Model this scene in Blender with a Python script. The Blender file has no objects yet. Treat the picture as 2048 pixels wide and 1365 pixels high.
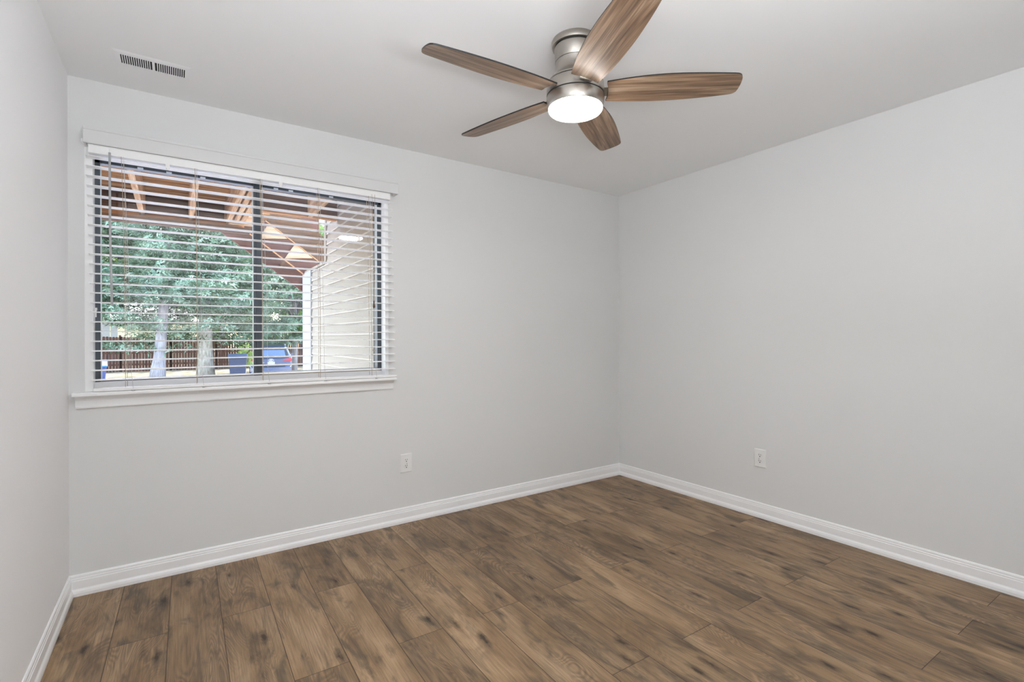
import bpy, bmesh, math, random
import numpy as np
from mathutils import Matrix, Vector, Euler

random.seed(7)
sc = bpy.context.scene
COL = sc.collection

# ------------------------------------------------------------------ camera
YAW = math.radians(34.1489); PIT = 0.0003; ROL = -0.0035
F = Vector((math.sin(YAW)*math.cos(PIT), math.cos(YAW)*math.cos(PIT), math.sin(PIT)))
R0 = Vector((math.cos(YAW), -math.sin(YAW), 0)); U0 = R0.cross(F)
R = R0*math.cos(ROL)+U0*math.sin(ROL); U = -R0*math.sin(ROL)+U0*math.cos(ROL)
cam = bpy.data.cameras.new('camera'); cam_ob = bpy.data.objects.new('camera', cam); COL.objects.link(cam_ob)
M4 = Matrix(((R.x, U.x, -F.x, -3.2251), (R.y, U.y, -F.y, -3.0806), (R.z, U.z, -F.z, 1.2076), (0, 0, 0, 1)))
cam_ob.matrix_world = M4
cam.sensor_width = 36.0; cam.lens = 992.644/2048*36
cam.shift_y = -(682.5-674.43)/2048
cam.clip_start = 0.02; cam.clip_end = 500
sc.camera = cam_ob

# ------------------------------------------------------------------ sky, sun, fill light, exposure
w = bpy.data.worlds.new('sky'); sc.world = w; w.use_nodes = True
nt = w.node_tree; bg = nt.nodes['Background']
sky = nt.nodes.new('ShaderNodeTexSky'); sky.sky_type = 'NISHITA'
sky.sun_disc = False; sky.sun_elevation = math.radians(55); sky.sun_rotation = math.radians(20); sky.dust_density = 1.5
hz_ = nt.nodes.new('ShaderNodeMix'); hz_.data_type = 'RGBA'; hz_.blend_type = 'MULTIPLY'; hz_.inputs[0].default_value = 1.0
hz_.inputs[7].default_value = (1.09, 1.0, .89, 1)      # camera white balance for open shade
nt.links.new(sky.outputs[0], hz_.inputs[6]); nt.links.new(hz_.outputs[2], bg.inputs[0]); bg.inputs[1].default_value = 2.5
sun = bpy.data.lights.new('sun', 'SUN'); sun.energy = 13.0; sun.angle = 0.009; sun.color = (1.0, .93, .82)
sun_ob = bpy.data.objects.new('sun', sun); COL.objects.link(sun_ob)
sun_ob.rotation_euler = Vector((-0.30, -0.62, -1.0)).to_track_quat('-Z', 'Y').to_euler()
# added fill light behind the camera, no fixture there, aimed up at the ceiling
dl = bpy.data.lights.new('added_fill_uplight', 'AREA'); dl.shape = 'RECTANGLE'; dl.size = 1.3; dl.size_y = .48
dl.energy = 63.0; dl.color = (.93, .965, 1.0)
dl_ob = bpy.data.objects.new('added_fill_uplight', dl); COL.objects.link(dl_ob)
dl_ob.location = (-2.93, -3.34, 1.30); dl_ob.rotation_euler = (math.pi, 0, 0)
LENS_STRENGTH = 66.0

sc.view_settings.view_transform = 'Standard'; sc.view_settings.look = 'None'
sc.view_settings.exposure = 0.0; sc.view_settings.gamma = 1.0; sc.view_settings.use_curve_mapping = False
sc.cycles.use_denoising = True
sc.cycles.max_bounces = 14; sc.cycles.diffuse_bounces = 8; sc.cycles.transparent_max_bounces = 32
sc.cycles.sample_clamp_indirect = 6.0

# ------------------------------------------------------------------ material helpers
def mat(name):
    m = bpy.data.materials.new(name); m.use_nodes = True
    return m, m.node_tree, m.node_tree.nodes['Principled BSDF']
def N(nt, typ, **kw):
    n = nt.nodes.new(typ)
    for k, v in kw.items(): setattr(n, k, v)
    return n
def L(nt, a, b): nt.links.new(a, b)
def mathn(nt, op, a, b=None, c=None, clamp=False):
    n = nt.nodes.new('ShaderNodeMath'); n.operation = op; n.use_clamp = clamp
    for i, x in enumerate((a, b, c)):
        if x is None: continue
        if isinstance(x, (int, float)): n.inputs[i].default_value = x
        else: nt.links.new(x, n.inputs[i])
    return n.outputs[0]
def ramp(nt, fac, stops, interp='LINEAR'):
    n = nt.nodes.new('ShaderNodeValToRGB'); n.color_ramp.interpolation = interp
    e = n.color_ramp.elements
    while len(e) > 1: e.remove(e[-1])
    for i, (p, c) in enumerate(stops):
        el = e[0] if i == 0 else e.new(p)
        el.position = p; el.color = (*c, 1) if len(c) == 3 else c
    nt.links.new(fac, n.inputs[0]); return n.outputs[0]
def mixc(nt, fac, a, b, blend='MIX'):
    n = nt.nodes.new('ShaderNodeMix'); n.data_type = 'RGBA'; n.blend_type = blend
    for s, x in ((0, fac), (6, a), (7, b)):
        if isinstance(x, (int, float)): n.inputs[s].default_value = x
        elif isinstance(x, tuple): n.inputs[s].default_value = (*x, 1)
        else: nt.links.new(x, n.inputs[s])
    return n.outputs[2]
def noise(nt, vec, scale=5, detail=3, rough=.5, dist=0.0, dim='3D'):
    n = nt.nodes.new('ShaderNodeTexNoise'); n.noise_dimensions = dim
    n.inputs['Scale'].default_value = scale; n.inputs['Detail'].default_value = detail
    n.inputs['Roughness'].default_value = rough; n.inputs['Distortion'].default_value = dist
    if vec is not None: nt.links.new(vec, n.inputs['Vector'])
    return n
def objco(nt, scale=(1, 1, 1), loc=(0, 0, 0)):
    tc = nt.nodes.new('ShaderNodeTexCoord'); mp = nt.nodes.new('ShaderNodeMapping')
    mp.inputs['Scale'].default_value = scale; mp.inputs['Location'].default_value = loc
    nt.links.new(tc.outputs['Object'], mp.inputs['Vector']); return mp.outputs[0]
def plain(name, col, rough=.5, metal=0.0, spec=.5, bump=None):
    m, nt, b = mat(name)
    b.inputs['Base Color'].default_value = (*col, 1); b.inputs['Roughness'].default_value = rough
    b.inputs['Metallic'].default_value = metal; b.inputs['Specular IOR Level'].default_value = spec
    if bump:
        nz = noise(nt, objco(nt), scale=bump[0], detail=4)
        bp = N(nt, 'ShaderNodeBump'); bp.inputs['Strength'].default_value = bump[1]; bp.inputs['Distance'].default_value = .002
        L(nt, nz.outputs[0], bp.inputs['Height']); L(nt, bp.outputs[0], b.inputs['Normal'])
    return m

def varied(name, stops, scale=(1, 1, 1), nscale=5, rough=.7, detail=4, bump=0.0, dist=0.0, spec=.3):
    m, nt, b = mat(name)
    nz = noise(nt, objco(nt, scale), scale=nscale, detail=detail, rough=.6, dist=dist)
    L(nt, ramp(nt, nz.outputs[0], stops), b.inputs['Base Color'])
    b.inputs['Roughness'].default_value = rough; b.inputs['Specular IOR Level'].default_value = spec
    if bump:
        bp = N(nt, 'ShaderNodeBump'); bp.inputs['Strength'].default_value = bump; bp.inputs['Distance'].default_value = .01
        L(nt, nz.outputs[0], bp.inputs['Height']); L(nt, bp.outputs[0], b.inputs['Normal'])
    return m

MT = {}
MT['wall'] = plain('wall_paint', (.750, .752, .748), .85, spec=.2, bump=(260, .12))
MT['wall_l'] = plain('wall_paint_lit', (.92, .92, .93), .8, spec=.2, bump=(260, .12))  # left wall colour lightened to stand in for missing light
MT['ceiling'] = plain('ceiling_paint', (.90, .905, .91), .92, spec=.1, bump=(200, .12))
MT['trim'] = plain('trim_gloss_white', (.93, .935, .94), .32, spec=.5)
MT['white'] = plain('blind_white', (.94, .94, .94), .42)
MT['jamb'] = plain('jamb_white', (.93, .93, .93), .4)
MT['valance'] = plain('valance_white', (.72, .72, .72), .6)
MT['plate'] = plain('outlet_plastic', (.84, .84, .83), .35)
MT['slot'] = plain('slot_black', (.015, .015, .015), .8)
MT['bronze'] = plain('window_dark_metal', (.055, .068, .082), .38, metal=.25)
MT['lightmetal'] = plain('glazing_bead', (.62, .68, .72), .35, metal=.3)
MT['track'] = plain('sill_track', (.42, .37, .31), .5)
MT['cord'] = plain('cord_tan', (.46, .37, .28), .8)
MT['cordw'] = plain('cord_white', (.62, .60, .58), .7)
MT['wand'] = plain('wand_grey', (.42, .42, .43), .25)
MT['tassel'] = plain('tassel_brown', (.09, .045, .025), .45)
MT['chrome'] = plain('screw_steel', (.5, .5, .5), .3, metal=1)

# floor laminate: boards 190 mm wide, 1.2 m long, half-bond, laid toward the window wall
def floor_material():
    m, nt, b = mat('oak_laminate')
    tc = N(nt, 'ShaderNodeTexCoord'); sp = N(nt, 'ShaderNodeSeparateXYZ'); L(nt, tc.outputs['Object'], sp.inputs[0])
    x, y = sp.outputs[0], sp.outputs[1]
    a = 0.0161; ca, sa = math.cos(a), math.sin(a)
    u = mathn(nt, 'SUBTRACT', mathn(nt, 'MULTIPLY', x, ca), mathn(nt, 'MULTIPLY', y, sa))
    v = mathn(nt, 'ADD', mathn(nt, 'MULTIPLY', x, sa), mathn(nt, 'MULTIPLY', y, ca))
    uu = mathn(nt, 'DIVIDE', mathn(nt, 'ADD', u, 3.0516), .1905)
    row = mathn(nt, 'FLOOR', uu)
    odd = mathn(nt, 'MULTIPLY', mathn(nt, 'FLOORED_MODULO', row, 2.0), .5)
    vv = mathn(nt, 'ADD', mathn(nt, 'DIVIDE', mathn(nt, 'ADD', v, .655), 1.19), odd)
    bd = mathn(nt, 'FLOOR', vv)
    fu = mathn(nt, 'SUBTRACT', uu, row); fv = mathn(nt, 'SUBTRACT', vv, bd)
    cid = N(nt, 'ShaderNodeCombineXYZ'); L(nt, row, cid.inputs[0]); L(nt, bd, cid.inputs[1])
    wn = N(nt, 'ShaderNodeTexWhiteNoise', noise_dimensions='2D'); L(nt, cid.outputs[0], wn.inputs['Vector'])
    rid = wn.outputs['Value']
    # local board coordinates in metres, offset per board
    bs = mathn(nt, 'ADD', mathn(nt, 'MULTIPLY', mathn(nt, 'SUBTRACT', fu, .5), .1905), mathn(nt, 'MULTIPLY', rid, 13.0))
    bt = mathn(nt, 'MULTIPLY', fv, 1.19)
    def vec(sx, sy, z=0.0):
        c = N(nt, 'ShaderNodeCombineXYZ'); L(nt, mathn(nt, 'MULTIPLY', bs, sx), c.inputs[0]); L(nt, mathn(nt, 'MULTIPLY', bt, sy), c.inputs[1])
        L(nt, mathn(nt, 'ADD', mathn(nt, 'MULTIPLY', rid, 40.0), z), c.inputs[2]); return c.outputs[0]
    # broad tone, dark smoky patches, cathedral rings, fibre, knots
    big = noise(nt, vec(9, 2.2), 1.0, 3, .55, .6).outputs[0]
    base = ramp(nt, big, [(.22, (.136, .083, .043)), (.42, (.225, .144, .079)), (.58, (.292, .194, .112)), (.8, (.372, .260, .160))])
    tone = mathn(nt, 'ADD', .82, mathn(nt, 'MULTIPLY', wn.outputs['Value'], .34))
    smoke = noise(nt, vec(11, 3.2, 5.0), 1.0, 4, .6, 1.0).outputs[0]
    sm = ramp(nt, smoke, [(.50, (0, 0, 0)), (.66, (1, 1, 1))])
    c1 = mixc(nt, mathn(nt, 'MULTIPLY', sm, .80), base, (.088, .066, .044))
    ring_n = noise(nt, vec(7.5, 1.5, 9.0), 1.0, 1.5, .45, .9).outputs[0]
    rg = mathn(nt, 'SINE', mathn(nt, 'MULTIPLY', ring_n, 190.0))
    rmask = ramp(nt, noise(nt, vec(6, 1.6, 2.0), 1.0, 2).outputs[0], [(.44, (0, 0, 0)), (.58, (1, 1, 1))])
    rgf = mathn(nt, 'MULTIPLY', mathn(nt, 'MULTIPLY', mathn(nt, 'ADD', rg, 1.0), .30), rmask)
    c2 = mixc(nt, rgf, c1, (.115, .078, .050))
    fib = noise(nt, vec(150, 5, 1.0), 1.0, 5, .7, .3).outputs[0]
    c3 = mixc(nt, .60, c2, ramp(nt, fib, [(.3, (.25, .25, .25)), (.5, (.5, .5, .5)), (.72, (.74, .74, .74))]), 'OVERLAY')
    streak = noise(nt, vec(34, 1.6, 3.0), 1.0, 3, .6, .7).outputs[0]
    st = ramp(nt, streak, [(.60, (0, 0, 0)), (.70, (1, 1, 1))])
    c4 = mixc(nt, mathn(nt, 'MULTIPLY', st, .50), c3, (.095, .066, .045))
    vo = N(nt, 'ShaderNodeTexVoronoi'); L(nt, vec(13, 4.2, 4.0), vo.inputs['Vector']); vo.inputs['Scale'].default_value = 1.0
    kn0 = noise(nt, vec(70, 26, 6.0), 1.0, 3, .6).outputs[0]
    kd = mathn(nt, 'ADD', vo.outputs['Distance'], mathn(nt, 'MULTIPLY', mathn(nt, 'SUBTRACT', kn0, .5), .35))
    kn = ramp(nt, kd, [(.06, (1, 1, 1)), (.13, (.55, .55, .55)), (.30, (0, 0, 0))])
    sc_ = N(nt, 'ShaderNodeSeparateColor'); L(nt, vo.outputs['Color'], sc_.inputs[0])
    sel = mathn(nt, 'GREATER_THAN', sc_.outputs[0], .50)
    c5 = mixc(nt, mathn(nt, 'MULTIPLY', mathn(nt, 'MULTIPLY', kn, sel), .88), c4, (.020, .014, .010))
    tn = N(nt, 'ShaderNodeCombineColor')
    for i in range(3): L(nt, tone, tn.inputs[i])
    c6 = mixc(nt, 1.0, c5, tn.outputs[0], 'MULTIPLY')
    # joints
    e1 = mathn(nt, 'MINIMUM', fu, mathn(nt, 'SUBTRACT', 1.0, fu)); e1 = mathn(nt, 'MULTIPLY', e1, .1905)
    e2 = mathn(nt, 'MINIMUM', fv, mathn(nt, 'SUBTRACT', 1.0, fv)); e2 = mathn(nt, 'MULTIPLY', e2, 1.19)
    e = mathn(nt, 'MINIMUM', e1, e2)
    gap = ramp(nt, mathn(nt, 'MULTIPLY', e, 300.0), [(.26, (1, 1, 1)), (.50, (0, 0, 0))])
    c7 = mixc(nt, mathn(nt, 'MULTIPLY', gap, .92), c6, (.035, .022, .014))
    L(nt, c7, b.inputs['Base Color'])
    b.inputs['Roughness'].default_value = .52; b.inputs['Specular IOR Level'].default_value = .32
    h = mathn(nt, 'SUBTRACT', mathn(nt, 'MULTIPLY', fib, .25), gap)
    bp = N(nt, 'ShaderNodeBump'); bp.inputs['Strength'].default_value = .25; bp.inputs['Distance'].default_value = .0012
    L(nt, h, bp.inputs['Height']); L(nt, bp.outputs[0], b.inputs['Normal'])
    return m
MT['floor'] = floor_material()

def grain(name, dark, mid, light, long_axis=0, fine=220, rough=.5, long=3.5, contrast=.5, spec=.4, rings=True):
    """wood whose grain runs along one object axis"""
    m, nt, b = mat(name)
    s = [fine, fine, fine]; s[long_axis] = long
    s2 = [26, 26, 26]; s2[long_axis] = 1.8
    f = noise(nt, objco(nt, tuple(s)), 1.0, 4, .65, .2).outputs[0]
    g = noise(nt, objco(nt, tuple(s2)), 1.0, 3, .6, .9).outputs[0]
    c = ramp(nt, g, [(.28, dark), (.5, mid), (.72, light)])
    k = ramp(nt, f, [(.32, (.5-contrast/2,)*3), (.68, (.5+contrast/2,)*3)])
    c = mixc(nt, .6, c, k, 'OVERLAY')
    if rings:
        r = mathn(nt, 'SINE', mathn(nt, 'MULTIPLY', noise(nt, objco(nt, tuple(v*.35 for v in s2)), 1.0, 1, .4, .5).outputs[0], 110.0))
        c = mixc(nt, mathn(nt, 'MULTIPLY', mathn(nt, 'ADD', r, 1.0), .13), c, dark)
    L(nt, c, b.inputs['Base Color']); b.inputs['Roughness'].default_value = rough; b.inputs['Specular IOR Level'].default_value = spec
    bp = N(nt, 'ShaderNodeBump'); bp.inputs['Strength'].default_value = .35; bp.inputs['Distance'].default_value = .001
    L(nt, f, bp.inputs['Height']); L(nt, bp.outputs[0], b.inputs['Normal'])
    return m
MT['blade'] = grain('blade_weathered_oak', (.12, .070, .040), (.27, .175, .110), (.46, .35, .26), 0, 170, .38, 3.0, .8)
MT['blade_edge'] = plain('blade_edge_black', (.012, .011, .010), .5)
# brushed nickel
m, nt, b = mat('brushed_nickel')
b.inputs['Base Color'].default_value = (.44, .41, .37, 1); b.inputs['Metallic'].default_value = 1.0
nz = noise(nt, objco(nt, (3, 3, 600)), 1.0, 3, .6).outputs[0]
L(nt, mathn(nt, 'ADD', .26, mathn(nt, 'MULTIPLY', nz, .16)), b.inputs['Roughness']); MT['nickel'] = m
MT['gapblack'] = plain('seam_shadow_gap', (.02, .018, .016), .7)
# lit lens
m, nt, b = mat('lit_lens')
b.inputs['Base Color'].default_value = (.9, .9, .9, 1)
b.inputs['Emission Color'].default_value = (1.0, .965, .925, 1); b.inputs['Emission Strength'].default_value = LENS_STRENGTH
MT['lens'] = m
# clear window glass: thin sheet, sees straight through and mirrors a little
def glass(name, tint=(.97, .98, .98), dirt=0.0, dirtcol=(.5, .52, .56)):
    m = bpy.data.materials.new(name); m.use_nodes = True; nt = m.node_tree; nt.nodes.clear()
    out = N(nt, 'ShaderNodeOutputMaterial'); tr = N(nt, 'ShaderNodeBsdfTransparent'); gl = N(nt, 'ShaderNodeBsdfGlossy')
    tr.inputs[0].default_value = (*tint, 1); gl.inputs['Roughness'].default_value = .0; gl.inputs[0].default_value = (1, 1, 1, 1)
    fr = N(nt, 'ShaderNodeFresnel'); fr.inputs[0].default_value = 1.42
    mx = N(nt, 'ShaderNodeMixShader'); L(nt, fr.outputs[0], mx.inputs[0]); L(nt, tr.outputs[0], mx.inputs[1]); L(nt, gl.outputs[0], mx.inputs[2])
    if dirt:
        df = N(nt, 'ShaderNodeBsdfDiffuse'); df.inputs[0].default_value = (*dirtcol, 1)
        m2 = N(nt, 'ShaderNodeMixShader'); m2.inputs[0].default_value = dirt
        L(nt, mx.outputs[0], m2.inputs[1]); L(nt, df.outputs[0], m2.inputs[2]); L(nt, m2.outputs[0], out.inputs[0])
    else: L(nt, mx.outputs[0], out.inputs[0])
    return m
MT['glass'] = glass('window_glass')
m = bpy.data.materials.new('insect_mesh'); m.use_nodes = True; nt = m.node_tree; nt.nodes.clear()
out = N(nt, 'ShaderNodeOutputMaterial'); tr = N(nt, 'ShaderNodeBsdfTransparent'); df = N(nt, 'ShaderNodeBsdfDiffuse')
df.inputs[0].default_value = (.30, .31, .35, 1); mx = N(nt, 'ShaderNodeMixShader'); mx.inputs[0].default_value = .15
L(nt, tr.outputs[0], mx.inputs[1]); L(nt, df.outputs[0], mx.inputs[2]); L(nt, mx.outputs[0], out.inputs[0]); MT['screen'] = m

# ------------------------------------------------------------------ mesh helpers
class MB:
    def __init__(s): s.v = []; s.f = []; s.mi = []
    def add(s, vs, fs, mi=0):
        k = len(s.v); s.v += [tuple(p) for p in vs]; s.f += [tuple(i+k for i in f) for f in fs]; s.mi += [mi]*len(fs); return s
    def box(s, x0, x1, y0, y1, z0, z1, mi=0):
        if x0 > x1: x0, x1 = x1, x0
        if y0 > y1: y0, y1 = y1, y0
        if z0 > z1: z0, z1 = z1, z0
        v = [(x0, y0, z0), (x1, y0, z0), (x1, y1, z0), (x0, y1, z0), (x0, y0, z1), (x1, y0, z1), (x1, y1, z1), (x0, y1, z1)]
        return s.add(v, [(0, 3, 2, 1), (4, 5, 6, 7), (0, 1, 5, 4), (1, 2, 6, 5), (2, 3, 7, 6), (3, 0, 4, 7)], mi)
    def bar(s, a, b, w, h, up=(0, 0, 1), mi=0):
        a, b, up = Vector(a), Vector(b), Vector(up); d = (b-a).normalized(); r = d.cross(up).normalized(); t = r.cross(d)
        v = []
        for p in (a, b):
            for i, j in ((-1, -1), (1, -1), (1, 1), (-1, 1)): v.append(p+r*(i*w/2)+t*(j*h/2))
        return s.add(v, [(3, 2, 1, 0), (4, 5, 6, 7), (0, 1, 5, 4), (1, 2, 6, 5), (2, 3, 7, 6), (3, 0, 4, 7)], mi)
    def prism(s, poly, axis, a, b, mi=0):
        """poly of 2D points extruded along axis ('x': (y,z), 'y': (x,z), 'z': (x,y))"""
        def P(p, t):
            return {'x': (t, p[0], p[1]), 'y': (p[0], t, p[1]), 'z': (p[0], p[1], t)}[axis]
        n = len(poly); v = [P(p, a) for p in poly]+[P(p, b) for p in poly]
        f = [tuple(range(n-1, -1, -1)), tuple(range(n, 2*n))]+[(i, (i+1) % n, n+(i+1) % n, n+i) for i in range(n)]
        return s.add(v, f, mi)
    def tube(s, pts, r, n=8, mi=0, cap=True):
        pts = [Vector(p) for p in pts]; rs = r if isinstance(r, (list, tuple)) else [r]*len(pts); rings = []
        for i, p in enumerate(pts):
            d = (pts[min(i+1, len(pts)-1)]-pts[max(i-1, 0)]).normalized()
            a = Vector((1, 0, 0)) if abs(d.x) < .8 else Vector((0, 1, 0))
            x = d.cross(a).normalized(); y = d.cross(x)
            rings.append([p+(x*math.cos(2*math.pi*k/n)+y*math.sin(2*math.pi*k/n))*rs[i] for k in range(n)])
        v = [q for ring in rings for q in ring]; f = []
        for i in range(len(pts)-1):
            for k in range(n): f.append((i*n+k, i*n+(k+1) % n, (i+1)*n+(k+1) % n, (i+1)*n+k))
        if cap: f += [tuple(range(n-1, -1, -1)), tuple((len(pts)-1)*n+k for k in range(n))]
        return s.add(v, f, mi)
    def lathe(s, prof, n=64, mi=0, c=(0, 0, 0), caps=True):
        v = []; f = []
        for r, z in prof:
            for k in range(n): v.append((c[0]+r*math.cos(2*math.pi*k/n), c[1]+r*math.sin(2*math.pi*k/n), c[2]+z))
        for i in range(len(prof)-1):
            for k in range(n): f.append((i*n+k, (i+1)*n+k, (i+1)*n+(k+1) % n, i*n+(k+1) % n))
        if caps:
            f.append(tuple(range(n))); f.append(tuple((len(prof)-1)*n+k for k in reversed(range(n))))
        return s.add(v, f, mi)
def link(name, mb, mats, parent=None, smooth=False, bevel=0.0, auto=None, loc=None, rot=None, fixn=True):
    me = bpy.data.meshes.new(name); me.from_pydata(mb.v, [], mb.f)
    mats = mats if isinstance(mats, (list, tuple)) else [mats]
    for m in mats: me.materials.append(MT[m] if isinstance(m, str) else m)
    for p, i in zip(me.polygons, mb.mi): p.material_index = i
    me.update()
    if fixn:
        bm = bmesh.new(); bm.from_mesh(me); bmesh.ops.recalc_face_normals(bm, faces=bm.faces); bm.to_mesh(me); bm.free()
    o = bpy.data.objects.new(name, me); COL.objects.link(o)
    if parent is not None: o.parent = parent
    if loc: o.location = loc
    if rot: o.rotation_euler = rot
    if smooth:
        for p in me.polygons: p.use_smooth = True
        if auto: me.set_sharp_from_angle(angle=math.radians(auto))
    if bevel:
        md = o.modifiers.new('bevel', 'BEVEL'); md.width = bevel; md.segments = 2; md.limit_method = 'ANGLE'; md.angle_limit = math.radians(40)
    return o
def empty(name, loc, label, cat, group=None, rz=0.0):
    o = bpy.data.objects.new(name, None); COL.objects.link(o); o.location = loc; o.rotation_euler = (0, 0, rz)
    o.empty_display_size = .1; o['label'] = label; o['category'] = cat
    if group: o['group'] = group
    return o
def tag(o, label, cat, group=None, kind=None):
    o['label'] = label; o['category'] = cat
    if group: o['group'] = group
    if kind: o['kind'] = kind
    return o
def struct(o, label=None):
    o['kind'] = 'structure'
    if label: o['label'] = label
    return o

# ------------------------------------------------------------------ room shell
XL, YF, H = -3.6392, -3.60, 2.44       # left wall, wall behind the camera, ceiling height
WX0, WX1, WZ0, WZ1 = -3.580, -2.094, 0.955, 2.118      # window opening
def sobj(name, mb, m, label, **k): return struct(link(name, mb, m, **k), label)
sobj('floor', MB().box(XL-.12, .12, YF-1.6, .06, -.12, 0), 'floor', 'brown oak laminate plank floor')
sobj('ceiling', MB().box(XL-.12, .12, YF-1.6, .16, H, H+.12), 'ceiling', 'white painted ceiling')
sobj('wall_right', MB().box(0, .12, YF-1.6, .0, 0, H), 'wall', 'blank off-white wall on the right with one outlet')
sobj('wall_left', MB().box(XL-.12, XL, YF-1.6, .0, 0, H), 'wall_l', 'blank off-white wall along the left edge')
wb = MB()
wb.box(XL-.12, WX0, 0, .16, 0, H); wb.box(WX1, .12, 0, .16, 0, H); wb.box(WX0, WX1, 0, .16, 0, WZ0-.03); wb.box(WX0, WX1, 0, .16, WZ1, H)
sobj('wall_back', wb, 'wall', 'off-white wall that holds the window')
wf = MB(); wf.box(XL, -1.90, YF-.12, YF, 0, H); wf.box(-.08, 0, YF-.12, YF, 0, H); wf.box(-1.90, -.08, YF-.12, YF, 2.10, H)
sobj('wall_front', wf, 'wall', 'off-white wall behind the camera with an open doorway')
sobj('wall_hall', MB().box(XL-.12, .12, YF-1.72, YF-1.6, 0, H), 'wall', 'off-white hall wall beyond the open doorway')
BB = [(.018, 0), (.018, .014), (.0155, .024), (.0115, .031), (.0105, .034), (.0105, .070), (.0085, .0725), (.0085, .080), (.0065, .083), (.0065, .0915), (.0035, .0975), (0, .0987)]
prof = [(0, 0)]+BB
sobj('baseboard_back', MB().prism([(-d, z) for d, z in prof], 'x', XL, 0), 'trim', 'white moulded baseboard under the window wall')
sobj('baseboard_right', MB().prism([(-d, z) for d, z in prof], 'y', YF, 0), 'trim', 'white moulded baseboard on the right wall')
sobj('baseboard_left', MB().prism([(XL+d, z) for d, z in prof], 'y', YF, 0), 'trim', 'white moulded baseboard on the left wall')

# ------------------------------------------------------------------ window
FX0, FX1, FZ0, FZ1 = -3.553, -2.112, .991, 2.100     # dark metal frame, outside edges
YW0, YW1 = .070, .115
win = struct(empty('window_1', (-2.83, 0, .955), 'dark-framed sliding window in the off-white wall', 'window')); del win['category']
Wp = lambda name, mb, m, **k: link(name, MBshift(mb, (2.83, 0, -.955)), m, parent=k.pop('parent', win), **k)
def MBshift(mb, d):
    mb.v = [(p[0]+d[0], p[1]+d[1], p[2]+d[2]) for p in mb.v]; return mb
j = MB()   # white wood liner of the opening
j.box(WX0, FX0+.004, -.002, .15, WZ0, WZ1); j.box(FX1-.004, WX1, -.002, .15, WZ0, WZ1)
j.box(FX0, FX1, -.002, .15, FZ1-.004, WZ1); j.box(FX0, FX1, .045, .15, WZ0, FZ0+.004)
Wp('jamb_liner', j, 'jamb', bevel=.0015)
fr = MB(); t = .024
fr.box(FX0, FX0+t, YW0, YW1, FZ0, FZ1); fr.box(FX1-t*.95, FX1, YW0, YW1, FZ0, FZ1)
fr.box(FX0, FX1, YW0, YW1, FZ1-.030, FZ1); fr.box(FX0, FX1, YW0+.012, YW1, FZ0, FZ0+.014)
Wp('frame', fr, 'bronze', bevel=.001)
ms = MB(); ms.box(-2.857, -2.815, YW0-.004, YW1-.010, FZ0+.004, FZ1-.01); ms.box(-2.846, -2.842, YW0-.008, YW0-.003, FZ0+.01, FZ1-.03)
Wp('meeting_stile', ms, 'bronze', bevel=.001)
bd = MB()
for xa in (FX0+t, -2.8600, -2.8150): bd.box(xa, xa+.0035, YW0+.004, YW0+.026, FZ0+.014, FZ1-.03)
Wp('glazing_bead', bd, 'lightmetal')
bd = MB(); bd.box(-2.155, -2.137, YW0+.012, YW1-.008, FZ0+.014, FZ1-.03); bd.box(-2.815, -2.137, YW0+.012, YW1-.008, FZ0+.014, FZ0+.022)
Wp('screen_frame', bd, 'lightmetal')
bd = MB(); bd.box(-2.158, -2.155, YW0+.014, YW1-.01, FZ0+.014, FZ1-.03); Wp('seal', bd, 'bronze')
Wp('sill_track', MB().box(-2.812, -2.130, .052, YW0+.012, FZ0-.002, FZ0+.010), 'track', bevel=.001)
Wp('glass_pane', MB().add([(FX0+t, .090, FZ0+.012), (-2.855, .090, FZ0+.012), (-2.855, .090, FZ1-.028), (FX0+t, .090, FZ1-.028)], [(0, 1, 2, 3)]), 'glass')
Wp('glass_pane', MB().add([(-2.815, .084, FZ0+.012), (-2.137, .084, FZ0+.012), (-2.137, .084, FZ1-.028), (-2.815, .084, FZ1-.028)], [(0, 1, 2, 3)]), 'glass')
Wp('insect_screen', MB().add([(-2.815, .106, FZ0+.012), (-2.137, .106, FZ0+.012), (-2.137, .106, FZ1-.028), (-2.815, .106, FZ1-.028)], [(0, 1, 2, 3)]), 'screen')
lk = MB(); lk.tube([(-3.546, .062, 1.318), (-3.546, .060, 1.352)], .0035, 10); lk.box(-3.551, -3.541, .060, .072, 1.345, 1.358); lk.box(-3.549, -3.543, .060, .072, 1.312, 1.320)
Wp('latch', lk, 'white', bevel=.001)
for xk, zk, wk in ((-2.163, 1.64, .010), (-2.170, 1.405, .022), (-2.168, 1.125, .022), (-2.160, 1.90, .016)):
    Wp('sash_clip', MB().box(xk-wk/2, xk+wk/2, .056, YW0+.006, zk-.003, zk+.003), 'track', bevel=.001)
for xk in (-3.37, -3.25, -3.10, -2.74, -2.66, -2.43):
    Wp('glazing_clip', MB().box(xk-.012, xk+.012, YW0-.006, YW0+.004, FZ1-.030, FZ1-.022), 'lightmetal', bevel=.001)
sl = MB(); sl.prism([(-.062, .938), (-.062, .951), (-.058, .955), (.045, .955), (.045, .930), (-.002, .930), (-.002, .936)], 'x', -3.621, -2.060)
Wp('window_sill', sl, 'trim', bevel=.002)
ap = MB(); ap.prism([(0, .878), (-.011, .878), (-.013, .884), (-.013, .915), (-.016, .922), (-.030, .932), (-.036, .938), (0, .938)], 'x', -3.614, -2.066)
Wp('apron', ap, 'trim', bevel=.0008)

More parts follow.
